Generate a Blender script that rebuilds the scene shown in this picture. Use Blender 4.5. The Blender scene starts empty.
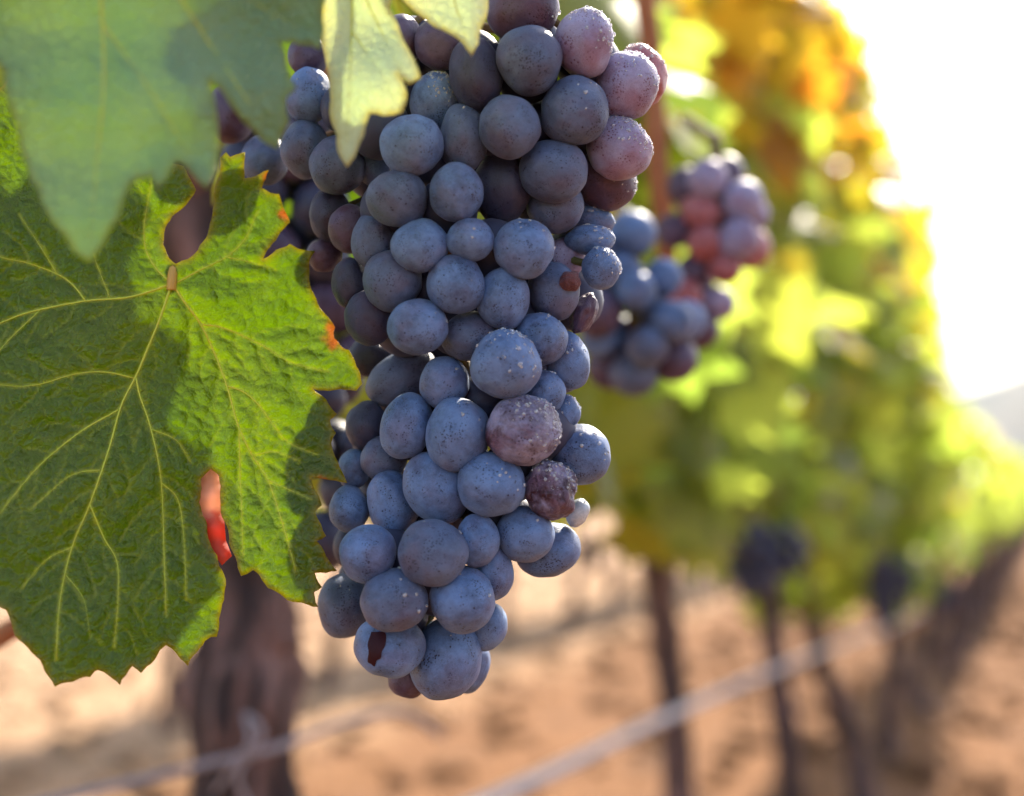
import bpy, bmesh, math, random
import numpy as np
from mathutils import Vector, Matrix, noise, geometry
R = math.radians
random.seed(7); np.random.seed(7)
S = bpy.context.scene
C = S.collection

# ------------------------------------------------------------------ camera, light, exposure
FPX = 1024 * 50 / 36
CAM_H = 0.85
YAW, PITCH = R(21), math.atan(92 / FPX)
cam_d = bpy.data.cameras.new('camera'); cam = bpy.data.objects.new('camera', cam_d); C.objects.link(cam)
cam.location = (0, 0, CAM_H)
cam.rotation_euler = (R(90) + PITCH, 0, YAW)
cam_d.lens = 50; cam_d.sensor_width = 36; cam_d.clip_start = 0.01; cam_d.clip_end = 6000
cam_d.dof.use_dof = True; cam_d.dof.focus_distance = 0.3575; cam_d.dof.aperture_fstop = 6.0
S.camera = cam
CR = cam.rotation_euler.to_matrix()
def at(px, py, d):
    return Vector(cam.location) + CR @ Vector(((px - 512) / FPX * d, -(py - 398) / FPX * d, -d))

SUN_AZ, SUN_EL = R(1), R(40)          # azimuth clockwise from the row direction (+Y)
to_sun = Vector((math.sin(SUN_AZ) * math.cos(SUN_EL), math.cos(SUN_AZ) * math.cos(SUN_EL), math.sin(SUN_EL)))
sd = bpy.data.lights.new('sun', 'SUN'); sun = bpy.data.objects.new('sun', sd); C.objects.link(sun)
sd.energy = 4.6; sd.angle = R(0.6); sd.color = (1.0, 0.9, 0.74)
sun.rotation_euler = to_sun.to_track_quat('Z', 'Y').to_euler()
W = bpy.data.worlds.new('World'); S.world = W; W.use_nodes = True
wn = W.node_tree.nodes; wl = W.node_tree.links
sky = wn.new('ShaderNodeTexSky'); sky.sky_type = 'NISHITA'; sky.sun_disc = False
sky.sun_elevation = SUN_EL; sky.sun_rotation = SUN_AZ; sky.air_density = 1.0; sky.dust_density = 2.5; sky.ozone_density = 1.0
bg = wn['Background']; bg.inputs['Strength'].default_value = 0.13
wl.new(sky.outputs[0], bg.inputs[0])
S.view_settings.view_transform = 'Standard'; S.view_settings.look = 'None'; S.view_settings.gamma = 1
S.view_settings.exposure = 1.7
S.cycles.use_denoising = True
S.cycles.max_bounces = 8; S.cycles.transmission_bounces = 6; S.cycles.transparent_max_bounces = 8
S.cycles.sample_clamp_indirect = 6

# ------------------------------------------------------------------ helpers
def tag(o, label=None, cat=None, group=None, kind=None):
    if label: o['label'] = label
    if cat: o['category'] = cat
    if group: o['group'] = group
    if kind: o['kind'] = kind
    return o
def empty(name, loc, label=None, cat=None, group=None):
    o = bpy.data.objects.new(name, None); C.objects.link(o); o.location = loc; o.empty_display_size = .02
    return tag(o, label, cat, group)
def link(name, me, m=None, parent=None):
    o = bpy.data.objects.new(name, me); C.objects.link(o)
    if m and not me.materials: me.materials.append(m)
    if parent is not None:
        o.parent = parent
    return o
def mesh(name, verts, faces, smooth=True):
    me = bpy.data.meshes.new(name)
    me.from_pydata([tuple(v) for v in verts], [], faces); me.update()
    if smooth: me.polygons.foreach_set('use_smooth', [True] * len(me.polygons))
    return me
def rel(pts, o): return [Vector(p) - Vector(o) for p in pts]

def tube(pts, radii, seg=10, wob=0.0, freq=12.0, seed=0.0, cap=True):
    """verts, faces of a tapered tube along pts"""
    V, F = [], []
    n = len(pts); pts = [Vector(p) for p in pts]
    ref = None
    for i, p in enumerate(pts):
        t = (pts[min(i + 1, n - 1)] - pts[max(i - 1, 0)]).normalized()
        if ref is None:
            ref = t.orthogonal().normalized()
        ref = (ref - t * ref.dot(t)).normalized(); b = t.cross(ref)
        for k in range(seg):
            a = 2 * math.pi * k / seg
            d = ref * math.cos(a) + b * math.sin(a)
            r = radii[i]
            if wob:
                r *= 1 + wob * noise.noise(Vector((d.x * 2.2 + seed, d.y * 2.2, (p.x + p.y + p.z) * freq * .35))) + wob * .6 * noise.noise(p * freq + d * 3 + Vector((seed, 0, 0)))
            V.append(p + d * r)
    for i in range(n - 1):
        for k in range(seg):
            F.append((i * seg + k, i * seg + (k + 1) % seg, (i + 1) * seg + (k + 1) % seg, (i + 1) * seg + k))
    if cap:
        F.append(tuple(range(seg - 1, -1, -1))); F.append(tuple((n - 1) * seg + k for k in range(seg)))
    return V, F
def merge(parts):
    V, F = [], []
    for v, f in parts:
        o = len(V); V += list(v); F += [tuple(i + o for i in x) for x in f]
    return V, F
def spline(P, n):
    """Catmull-Rom through the points P (tuples of any length)"""
    P = [np.array(p, float) for p in P]
    P = [2 * P[0] - P[1]] + P + [2 * P[-1] - P[-2]]
    out = []
    for i in range(1, len(P) - 2):
        for k in range(n):
            t = k / n
            out.append(.5 * (2 * P[i] + (P[i + 1] - P[i - 1]) * t + (2 * P[i - 1] - 5 * P[i] + 4 * P[i + 1] - P[i + 2]) * t * t + (3 * P[i] - P[i - 1] - 3 * P[i + 1] + P[i + 2]) * t ** 3))
    out.append(P[-2]); return out

# ------------------------------------------------------------------ materials
class NT:
    def __init__(s, name):
        s.m = bpy.data.materials.new(name); s.m.use_nodes = True
        s.t = s.m.node_tree; s.n = s.t.nodes; s.b = s.n['Principled BSDF']; s.out = s.n['Material Output']
    def node(s, t, ins=None, **kw):
        x = s.n.new(t)
        for k, v in kw.items(): setattr(x, k, v)
        for k, v in (ins or {}).items(): s.set(x.inputs[k], v)
        return x
    def set(s, sock, v):
        if isinstance(v, bpy.types.NodeSocket): s.t.links.new(v, sock)
        else: sock.default_value = (*v, 1) if isinstance(v, tuple) and len(v) == 3 and sock.type == 'RGBA' else v
    def bs(s, **kw):
        for k, v in kw.items(): s.set(s.b.inputs[k.replace('_', ' ')], v)
    def math(s, op, a, b=0.0, clamp=False):
        x = s.node('ShaderNodeMath', operation=op, use_clamp=clamp); s.set(x.inputs[0], a); s.set(x.inputs[1], b); return x.outputs[0]
    def noise(s, vec, scale, detail=3, rough=.5, dist=0.0):
        x = s.node('ShaderNodeTexNoise', {'Scale': scale, 'Detail': detail, 'Roughness': rough, 'Distortion': dist})
        if vec is not None: s.set(x.inputs['Vector'], vec)
        return x.outputs['Fac']
    def vor(s, vec, scale, feature='F1', out='Distance', rnd=1.0):
        x = s.node('ShaderNodeTexVoronoi', {'Scale': scale, 'Randomness': rnd}, feature=feature); s.set(x.inputs['Vector'], vec); return x.outputs[out]
    def ramp(s, fac, a, b, ca=0.0, cb=1.0, smooth=True):
        x = s.node('ShaderNodeMapRange', {'From Min': a, 'From Max': b, 'To Min': ca, 'To Max': cb}, interpolation_type='SMOOTHSTEP' if smooth else 'LINEAR')
        s.set(x.inputs['Value'], fac); return x.outputs[0]
    def mix(s, fac, a, b, blend='MIX'):
        x = s.node('ShaderNodeMix', data_type='RGBA', blend_type=blend); s.set(x.inputs[0], fac); s.set(x.inputs[6], a); s.set(x.inputs[7], b); return x.outputs[2]
    def coord(s, out='Object'): return s.node('ShaderNodeTexCoord').outputs[out]
    def vadd(s, a, b):
        x = s.node('ShaderNodeVectorMath', operation='ADD'); s.set(x.inputs[0], a); s.set(x.inputs[1], b); return x.outputs[0]
    def vmul(s, a, b):
        x = s.node('ShaderNodeVectorMath', operation='MULTIPLY'); s.set(x.inputs[0], a); s.set(x.inputs[1], b); return x.outputs[0]
    def bump(s, h, strength, dist):
        x = s.node('ShaderNodeBump', {'Strength': strength, 'Distance': dist}); s.set(x.inputs['Height'], h); return x.outputs[0]

def grape_mat(name, skin, bloom, patch, amount=.78, rub=.5, rough=.6, sss=0.0, wrinkle=0.0):
    t = NT(name)
    rnd = t.node('ShaderNodeObjectInfo').outputs['Random']
    off = t.node('ShaderNodeCombineXYZ', {0: t.math('MULTIPLY', rnd, 37.0), 1: t.math('MULTIPLY', rnd, 91.0), 2: t.math('MULTIPLY', rnd, 13.0)}).outputs[0]
    c = t.vadd(t.coord(), off)
    big = t.noise(c, 1.1, 4, .55)
    med = t.noise(c, 4.5, 6, .65, .6)
    fine = t.noise(c, 26, 4, .6)
    str_ = t.noise(t.vmul(c, (3.0, 22.0, 9.0)), 1.0, 4, .6)
    zone = t.ramp(t.noise(c, 1.7, 2), .49, .66)
    spots = t.math('MULTIPLY', t.ramp(t.vor(c, 13.0), .22, .42, 1, 0), zone)
    spots2 = t.math('MULTIPLY', t.ramp(t.vor(c, 5.0), .10, .20, 1, 0), t.ramp(t.noise(c, 2.9, 2), .42, .6))
    scr = t.math('MULTIPLY', t.ramp(str_, .60, .70), t.ramp(t.noise(c, 2.3, 2), .5, .62))
    f = t.math('ADD', amount, t.math('MULTIPLY', t.math('SUBTRACT', big, .5), rub * 2.2))
    f = t.math('ADD', f, t.math('MULTIPLY', t.math('SUBTRACT', med, .5), rub * 1.5))
    f = t.math('ADD', f, t.math('MULTIPLY', t.math('SUBTRACT', fine, .5), .6))
    f = t.math('ADD', f, t.math('MULTIPLY', t.math('SUBTRACT', rnd, .5), .18))
    f = t.math('SUBTRACT', f, t.math('MULTIPLY', spots, .62))
    f = t.math('SUBTRACT', f, t.math('MULTIPLY', spots2, .7))
    f = t.math('SUBTRACT', f, t.math('MULTIPLY', scr, .45), True)
    pm = t.math('MULTIPLY', t.ramp(t.noise(t.vadd(c, (5.0, 3.0, 9.0)), .85, 3), .46, .68), .8)
    bl = t.mix(pm, bloom, patch)
    col = t.mix(f, skin, bl)
    t.bs(Base_Color=col, Roughness=t.ramp(f, 0, 1, .28, rough, False), Specular_IOR_Level=.38)
    t.bs(Sheen_Weight=t.math('MULTIPLY', f, .12), Sheen_Roughness=.5)
    t.b.inputs['Sheen Tint'].default_value = (.75, .82, 1, 1)
    if sss:
        t.bs(Subsurface_Weight=sss, Subsurface_Scale=.006); t.b.inputs['Subsurface Radius'].default_value = (1, .35, .3)
    h = t.math('ADD', t.math('MULTIPLY', med, .6), t.math('MULTIPLY', fine, .25))
    h = t.math('SUBTRACT', h, t.math('MULTIPLY', spots, .25))
    if wrinkle:
        w = t.vor(t.vadd(c, t.vmul(t.node('ShaderNodeTexNoise', {'Vector': c, 'Scale': 3.0}).outputs['Color'], (.5, .5, .5))), 5.5, 'SMOOTH_F1')
        h = t.math('ADD', h, t.math('MULTIPLY', w, wrinkle))
    t.bs(Normal=t.bump(h, .35 if not wrinkle else .8, .0009))
    return t.m
GM = {
 'b': grape_mat('blue_grape_skin', (.008, .008, .028), (.12, .20, .385), (.13, .155, .28), .74, .65),
 'g': grape_mat('slate_grape_skin', (.010, .008, .022), (.10, .138, .24), (.105, .10, .165), .74, .5),
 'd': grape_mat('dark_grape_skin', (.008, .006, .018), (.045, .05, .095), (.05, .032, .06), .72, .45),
 'p': grape_mat('lilac_grape_skin', (.11, .03, .055), (.33, .31, .46), (.27, .16, .24), .74, .5, .55, .15),
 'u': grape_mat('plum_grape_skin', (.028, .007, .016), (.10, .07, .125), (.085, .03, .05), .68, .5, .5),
 'r': grape_mat('red_grape_skin', (.22, .03, .03), (.40, .16, .17), (.34, .10, .09), .6, .6, .5, .25),
 'k': grape_mat('dried_berry_skin', (.07, .012, .012), (.17, .06, .06), (.10, .025, .02), .6, .8, .5, 0, .5),
 's': grape_mat('shrivelled_grape_skin', (.035, .007, .014), (.25, .24, .37), (.10, .022, .042), .62, 1.3, .42, 0, .5),
 'w': grape_mat('pale_wet_grape_skin', (.10, .12, .14), (.55, .58, .60), (.45, .48, .5), .75, .4, .15),
}
def water_mat():
    t = NT('dew_water'); t.bs(Base_Color=(1, 1, 1), Roughness=.05, IOR=1.33, Transmission_Weight=.74); return t.m
M_WATER = water_mat()

def leaf_mat(name, green, trans, vein, gloss=.34, tfac=.42, edge=(.42, .30, .02), cell=420.0, bumpd=.0006, under=None):
    """attributes: vein (0..1 near a vein), rim (0..1 near the edge), blot (dry spot)"""
    t = NT(name)
    c = t.coord()
    va = t.node('ShaderNodeAttribute', attribute_name='vein').outputs['Fac']
    ra = t.node('ShaderNodeAttribute', attribute_name='rim').outputs['Fac']
    ba = t.node('ShaderNodeAttribute', attribute_name='blot').outputs['Fac']
    dist = t.node('ShaderNodeTexNoise', {'Vector': c, 'Scale': 90.0, 'Detail': 2.0}).outputs['Color']
    cw = t.vadd(c, t.vmul(dist, (.0016, .0016, .0016)))
    net = t.vor(cw, cell, 'DISTANCE_TO_EDGE')
    net2 = t.vor(cw, cell * 2.7, 'DISTANCE_TO_EDGE')
    n1 = t.noise(c, 28, 4, .6)
    n2 = t.noise(c, 300, 3, .6)
    line = t.ramp(net, .0, .10, 1, 0)
    line2 = t.ramp(net2, .0, .10, 1, 0)
    g = t.mix(t.ramp(n1, .3, .7), green, tuple(x * y for x, y in zip(green, (1.5, 1.28, 1.2))))
    g = t.mix(t.math('MULTIPLY', n2, .35), g, tuple(x * .6 for x in green))
    g = t.mix(t.math('MULTIPLY', t.math('MULTIPLY', line, t.ramp(n1, .35, .65, .25, 1)), .38), g, tuple(.55 * a + .45 * b for a, b in zip(green, vein)))
    g = t.mix(t.math('MULTIPLY', va, .8), g, vein)
    g = t.mix(t.math('MULTIPLY', ra, .6), g, edge)
    blotc = t.mix(t.ramp(n2, .35, .65), (.62, .28, .05), (.30, .09, .02))
    g = t.mix(ba, g, blotc)
    tr = t.mix(t.math('MULTIPLY', t.ramp(n1, .3, .7), .5), trans, tuple(x * y for x, y in zip(trans, (1.35, 1.12, .8))))
    tr = t.mix(t.math('MULTIPLY', va, .45), tr, tuple(min(1, x * 1.5) for x in vein))
    tr = t.mix(t.math('MULTIPLY', ra, .7), tr, tuple(min(1, x * 1.7) for x in edge))
    tr = t.mix(t.math('MULTIPLY', line, .22), tr, tuple(x * .5 for x in trans))
    tr = t.mix(ba, tr, (.85, .42, .08))
    h = t.math('ADD', t.math('MULTIPLY', t.ramp(net, 0, .35), 1.0), t.math('MULTIPLY', t.ramp(net2, 0, .3), .35))
    h = t.math('ADD', h, t.math('MULTIPLY', n2, .12))
    nrm = t.bump(h, .7, bumpd)
    t.bs(Base_Color=g, Roughness=t.ramp(n2, .2, .8, gloss - .05, gloss + .1), Specular_IOR_Level=.5, Normal=nrm)
    tb = t.node('ShaderNodeBsdfTranslucent', {'Color': tr, 'Normal': nrm})
    mx = t.node('ShaderNodeMixShader', {0: tfac, 1: t.b.outputs[0], 2: tb.outputs[0]})
    t.t.links.new(mx.outputs[0], t.out.inputs[0])
    return t.m
M_LEAF = leaf_mat('vine_leaf', (.025, .060, .007), (.47, .66, .03), (.50, .52, .05), gloss=.27, tfac=.47, cell=300.0, bumpd=.0005)
M_LEAF_SHEEN_PAINT = leaf_mat('painted_sheen_leaf', (.20, .33, .20), (.40, .58, .20), (.24, .36, .19), .38, .42, (.26, .30, .03))  # sky sheen put into the blade's pale base colour
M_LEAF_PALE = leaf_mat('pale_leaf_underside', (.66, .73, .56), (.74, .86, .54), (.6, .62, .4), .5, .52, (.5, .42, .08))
M_VEIN = NT('leaf_vein'); M_VEIN.bs(Base_Color=(.52, .57, .05), Roughness=.45, Subsurface_Weight=.2, Subsurface_Scale=.002); M_VEIN = M_VEIN.m
M_PETIOLE = NT('leaf_stalk'); M_PETIOLE.bs(Base_Color=(.55, .32, .06), Roughness=.45); M_PETIOLE = M_PETIOLE.m
def dry_mat():
    t = NT('dried_red_leaf_tissue'); c = t.coord('Generated')
    sep = t.node('ShaderNodeSeparateXYZ', {0: c}).outputs[2]
    n = t.noise(t.coord(), 160, 4, .6)
    f = t.ramp(t.math('ADD', sep, t.math('MULTIPLY', t.math('SUBTRACT', n, .5), .25)), .42, .56)
    t.bs(Base_Color=t.mix(f, (.55, .10, .05), (.68, .40, .28)), Roughness=.6)
    tb = t.node('ShaderNodeBsdfTranslucent', {'Color': t.mix(f, (.75, .12, .06), (.85, .5, .35))})
    mx = t.node('ShaderNodeMixShader', {0: .5, 1: t.b.outputs[0], 2: tb.outputs[0]}); t.t.links.new(mx.outputs[0], t.out.inputs[0])
    return t.m
M_DRY = dry_mat()

def crown_mat():
    t = NT('vine_foliage')
    col = t.node('ShaderNodeAttribute', attribute_name='tint').outputs['Color']
    n = t.noise(t.coord(), 22, 3)
    c1 = t.mix(t.math('MULTIPLY', n, .5), col, (.03, .06, .012))
    t.bs(Base_Color=c1, Roughness=.40, Specular_IOR_Level=.45)
    tr = t.node('ShaderNodeMixRGB', {0: 1.0, 1: col, 2: (3.1, 3.0, 1.8, 1)}, blend_type='MULTIPLY')
    tb = t.node('ShaderNodeBsdfTranslucent', {'Color': tr.outputs[0]})
    mx = t.node('ShaderNodeMixShader', {0: .66, 1: t.b.outputs[0], 2: tb.outputs[0]}); t.t.links.new(mx.outputs[0], t.out.inputs[0])
    return t.m
M_CROWN = crown_mat()
def bark_mat(name, a, b, sc=1.0):
    t = NT(name); c = t.coord()
    s = t.noise(t.vmul(c, (50.0 * sc, 50.0 * sc, 9.0 * sc)), 1.0, 6, .65, .4)
    n = t.noise(c, 14 * sc, 4, .6)
    col = t.mix(t.ramp(s, .42, .64), a, b); col = t.mix(t.ramp(n, .45, .75, 0, .6), col, tuple(x * .35 for x in a))
    t.bs(Base_Color=col, Roughness=.85, Normal=t.bump(s, .9, .006 / sc)); return t.m
M_BARK = bark_mat('vine_bark', (.024, .013, .012), (.22, .125, .105))
M_CANE = bark_mat('reddish_cane_bark', (.30, .10, .035), (.42, .19, .07), 3)
M_STEM = bark_mat('cluster_stem_skin', (.10, .09, .02), (.20, .10, .04), 4)
M_HOSE = NT('pale_grey_hose'); M_HOSE.bs(Base_Color=(.46, .42, .44), Roughness=.4); M_HOSE = M_HOSE.m
M_TIE = NT('weathered_tie_wire'); M_TIE.bs(Base_Color=(.28, .24, .25), Roughness=.55); M_TIE = M_TIE.m

def ground_mat():
    t = NT('dry_vineyard_soil'); c = t.coord()
    x = t.node('ShaderNodeSeparateXYZ', {0: c}).outputs[0]
    n0 = t.noise(c, .55, 5, .6); n1 = t.noise(c, 3.0, 6, .65); n2 = t.noise(c, 24.0, 6, .7); n3 = t.noise(c, 110.0, 3, .6)
    # straw coloured dry grass covers the far alleys, the near alley is bare reddish soil
    xx = t.math('ADD', x, t.math('MULTIPLY', t.math('SUBTRACT', n1, .5), 1.4))
    straw = t.ramp(xx, -2.9, -2.0, 1, .10)
    straw = t.math('MULTIPLY', straw, t.ramp(n0, .25, .6, .6, 1))
    soil = t.mix(t.ramp(n2, .3, .7), (.125, .049, .018), (.30, .134, .053))
    soil = t.mix(t.ramp(n1, .50, .68, 0, .75), soil, (.085, .036, .02))
    grass = t.mix(t.ramp(n2, .3, .7), (.43, .26, .15), (.60, .40, .25))
    col = t.mix(straw, soil, grass)
    t.bs(Base_Color=col, Roughness=.95, Specular_IOR_Level=.15)
    h = t.math('ADD', t.math('MULTIPLY', n2, .7), t.math('MULTIPLY', n3, .3))
    t.bs(Normal=t.bump(h, .8, .05)); return t.m
M_GROUND = ground_mat()
def hill_mat():
    t = NT('wooded_hillside'); c = t.coord(); n = t.noise(c, .02, 6, .6)
    t.bs(Base_Color=t.mix(t.ramp(n, .35, .65), (.05, .07, .04), (.16, .14, .08)), Roughness=1.0, Specular_IOR_Level=.1); return t.m

# ------------------------------------------------------------------ ground and far hills
def build_ground():
    xs = np.concatenate([-np.geomspace(1200, 8, 22), np.linspace(-7.5, 4, 93), np.geomspace(5, 1200, 22)])
    ys = np.concatenate([-np.geomspace(200, 3, 8), np.linspace(-2, 16, 120), np.geomspace(17, 1200, 30)])
    V = []
    for y in ys:
        for x in xs:
            z = 0
            if -8 < x < 5 and -3 < y < 18:
                z = .030 * noise.noise(Vector((x * 2.1, y * 2.1, 0))) + .018 * noise.noise(Vector((x * 7, y * 7, 3)))
            V.append((x, y, z))
    nx = len(xs)
    F = [(j * nx + i, j * nx + i + 1, (j + 1) * nx + i + 1, (j + 1) * nx + i) for j in range(len(ys) - 1) for i in range(nx - 1)]
    o = link('ground', mesh('ground', V, F), M_GROUND); tag(o, kind='structure')
build_ground()
def build_clods():
    rng = random.Random(2); b = bmesh.new(); bmesh.ops.create_icosphere(b, subdivisions=1, radius=1)
    bv = np.array([v.co[:] for v in b.verts]); bf = [tuple(v.index for v in f.verts) for f in b.faces]; b.free()
    V, F = [], []
    for _ in range(2600):
        y = rng.uniform(1.5, 15); x = rng.uniform(-7, 1.2); r = rng.uniform(.012, .05) * (1.5 if rng.random() < .1 else 1)
        o = len(V)
        for v in bv * np.array([r * rng.uniform(.8, 1.4), r * rng.uniform(.8, 1.4), r * .7]): V.append((v[0] * rng.uniform(.8, 1.2) + x, v[1] * rng.uniform(.8, 1.2) + y, v[2] + .01))
        F += [tuple(i + o for i in f) for f in bf]
    tag(link('soil_clods', mesh('soil_clods', V, F), M_GROUND), kind='stuff')
build_clods()
def build_hills():
    V, F = [], []
    n = 160
    for i in range(n + 1):
        a = R(-75 + 150 * i / n)                       # azimuth from +Y, positive to the right
        hgt = 62 + 38 * noise.noise(Vector((a * 3.1, 0, 0))) + 14 * noise.noise(Vector((a * 11, 5, 0)))
        hgt += 34 * math.exp(-((a - R(6)) / R(13)) ** 2)
        for r, z in ((780, -2), (860, hgt * .5), (950, hgt * .93), (1010, hgt), (1150, hgt * .6)):
            V.append((r * math.sin(a), r * math.cos(a), z))
    for i in range(n):
        for k in range(4):
            F.append((i * 5 + k, i * 5 + k + 1, (i + 1) * 5 + k + 1, (i + 1) * 5 + k))
    o = link('hills', mesh('hills', V, F), hill_mat()); tag(o, kind='structure')
build_hills()

# ------------------------------------------------------------------ vines
LEAF2D = [(0, 0), (.16, -.22), (.42, -.20), (.36, .02), (.62, .18), (.40, .34), (.46, .62), (.20, .60), (0, .95)]
LEAF2D = LEAF2D + [(-x, y) for x, y in LEAF2D[-2:0:-1]]
def foliage_mesh(name, origin, spots, sizes, tints, up=.5):
    """spots: leaf positions in world space; one lobed, folded leaf on each"""
    V, F, COL = [], [], []
    L = np.array([(x, y, -.22 * abs(x) - .12 * y * y) for x, y in LEAF2D] + [(0, .32, .02)])
    nl = len(L); ring = nl - 1
    base = np.array(origin)
    for p, s, tcol in zip(spots, sizes, tints):
        nrm = Vector((random.gauss(.35, .6), random.gauss(-.35, .6), random.gauss(up, .5))).normalized()
        tip = Vector((random.gauss(0, .5), random.gauss(0, .5), -.9)); tip = (tip - nrm * tip.dot(nrm)).normalized()
        side = tip.cross(nrm)
        M = np.array([side, tip, nrm])
        pts = (L * s * np.array([1, 1, random.uniform(.4, 1.8)])) @ M + (np.array(p) - base)
        o = len(V); V += [tuple(q) for q in pts]
        for k in range(ring): F.append((o + k, o + (k + 1) % ring, o + nl - 1))
        COL += [(*tcol, 1)] * nl
    me = mesh(name, V, F)
    a = me.color_attributes.new('tint', 'FLOAT_COLOR', 'POINT'); a.data.foreach_set('color', np.array(COL, dtype=np.float32).ravel())
    return me
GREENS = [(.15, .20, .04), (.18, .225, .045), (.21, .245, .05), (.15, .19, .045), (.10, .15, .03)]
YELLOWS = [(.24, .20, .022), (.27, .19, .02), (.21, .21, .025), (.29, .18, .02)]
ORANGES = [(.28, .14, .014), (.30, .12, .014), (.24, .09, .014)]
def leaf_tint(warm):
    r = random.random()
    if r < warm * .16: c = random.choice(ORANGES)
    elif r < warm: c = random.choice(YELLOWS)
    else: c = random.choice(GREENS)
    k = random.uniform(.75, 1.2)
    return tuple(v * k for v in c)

def make_vine(path, radii, crown, nleaf, lsize, label, group, warm, cordon=True, seg=12):
    base = Vector((path[-1].x, path[-1].y, 0))
    root = empty('grapevine', base, label, 'vine', group)
    ns = 30 if radii[0] == .025 else 8
    P = [Vector(p) for p in spline([tuple(p) for p in path], ns)]
    RR = [float(r[0]) for r in spline([(r,) for r in radii], ns)]
    if radii[0] == .025:                                             # the old near trunk is knotty
        RR = [r * (1 + .30 * noise.noise(Vector((p.z * 26, 3.3, 0)))) for r, p in zip(RR, P)]
    v, f = tube(P, RR, seg if radii[0] != .025 else 40, .36, 22 if radii[0] != .025 else 40, base.y)
    link('trunk', mesh('vine_trunk', rel(v, base), f), M_BARK, root)
    (x0, x1), (y0, y1), (z0, z1) = crown
    if cordon:
        top = Vector(path[0])
        parts = []
        for s in (-1, 1):
            Q = [top + Vector((0, 0, -.03)), top + Vector((.02, s * .16, .05)), top + Vector((random.uniform(-.05, .03), s * .34, .07)), top + Vector((random.uniform(-.05, .02), s * .5, .06))]
            parts.append(tube(spline([tuple(q) for q in Q], 5), [radii[0] * .8 * (1 - .035 * i) for i in range(16)], 8, .3, 25, s))
        v, f = merge(parts); link('cordon', mesh('vine_cordon', rel(v, base), f), M_BARK, root)
    sp, sz, tn = [], [], []
    cx, hw = (x0 + x1) / 2, (x1 - x0) / 2
    while len(sp) < nleaf:
        z = random.uniform(z0, z1); y = random.uniform(y0, y1)
        h = (z - z0) / (z1 - z0)
        lump = .88 + .40 * noise.noise(Vector((y * 2.3, z * 2.6, 4.1)))
        prof = min(1.05, .75 + 1.2 * h, 1.25 - .85 * (h - .35)) * lump
        u = random.uniform(-1, 1); u = math.copysign(abs(u) ** .6, u)
        if h < .10 and noise.noise(Vector((y * 5, 0, 9))) < -.05: continue
        if h > .88 and noise.noise(Vector((y * 4, 3, 9))) < 0: continue
        q = Vector((cx + u * hw * min(prof, 1.1), y, z))
        if (q - Vector((0, 0, CAM_H))).length < .98: continue        # the picker has cleared the leaves round the near clusters
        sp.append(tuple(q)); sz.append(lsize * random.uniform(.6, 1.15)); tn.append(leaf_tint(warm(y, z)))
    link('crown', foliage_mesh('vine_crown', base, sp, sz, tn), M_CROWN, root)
    return root
def ground_y(d): return 490 + CAM_H / d * FPX
def ray_path(pts, d): return [at(px, py, d) for px, py in pts]
def sun_glow_warm(y, z):  # more yellow and orange leaves high up: sun glow put into leaf colour
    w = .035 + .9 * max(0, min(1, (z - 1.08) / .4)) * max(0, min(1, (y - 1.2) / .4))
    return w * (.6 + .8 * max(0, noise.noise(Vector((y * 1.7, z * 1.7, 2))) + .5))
ROW_X = -.5
vines = [
  ([(196, 150), (203, 330), (238, 520), (256, 630), (245, 745), (246, ground_y(.93))], .93, [.025, .027, .028, .0305, .034, .05], (.25, 1.32), (.84, 1.75), 620,
   'thick gnarled vine trunk close behind the big green leaf'),
  ([(648, 470), (655, 545), (667, 660), (680, 780), (690, ground_y(1.92))], 1.92, [.020, .022, .021, .023, .03], (1.32, 2.32), (.81, 1.80), 900,
   'upright slim dark vine trunk just right of the main grape cluster, pale hose crossing it'),
  ([(758, 480), (767, 590), (778, 690), (792, 790), (800, ground_y(2.72))], 2.72, [.022, .024, .025, .026, .035], (2.25, 3.2), (.76, 1.80), 900,
   'dark vine trunk below the big dark blurred cluster, near where the pale hose ends'),
  ([(800, 500), (806, 590), (824, 670), (856, 750), (862, ground_y(3.62))], 3.62, [.027, .028, .030, .034, .045], (3.15, 4.2), (.58, 1.75), 850,
   'leaning dark vine trunk that slants down to the right'),
]
for px, d, rad, yr, zr, n, lab in vines:
    make_vine(ray_path(px, d), rad, ((ROW_X - .29, ROW_X + .24), yr, zr), int(n * 1.08), .088, lab, 'vines of the near row', sun_glow_warm)
yy = 4.7
while yy < 46:
    w = .97
    b = Vector((ROW_X + random.uniform(-.03, .03), yy, 0)); ln = random.uniform(-.08, .12)
    zb = random.uniform(.48, .60) if yy < 20 else .5
    P = [b + Vector((random.uniform(-.04, .04), ln, zb + .25)), b + Vector((.02, ln * .6, .3)), b + Vector((random.uniform(-.03, .03), ln * .3, .14)), b]
    near = yy < 9
    lab = ('vine with a low leafy skirt midway down the near row' if near else 'small hazy vine at the far end of the near row')
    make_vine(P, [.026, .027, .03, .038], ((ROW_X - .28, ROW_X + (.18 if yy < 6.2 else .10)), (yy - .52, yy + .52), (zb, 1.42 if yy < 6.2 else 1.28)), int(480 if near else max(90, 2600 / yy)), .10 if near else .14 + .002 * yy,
              lab, 'vines midway down the near row' if near else 'vines at the far end of the near row', sun_glow_warm, near, 8)
    yy += random.uniform(.9, 1.06) * (1 if yy < 20 else 1.5)
ROW2_X = -2.9
yy = 2.2
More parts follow.
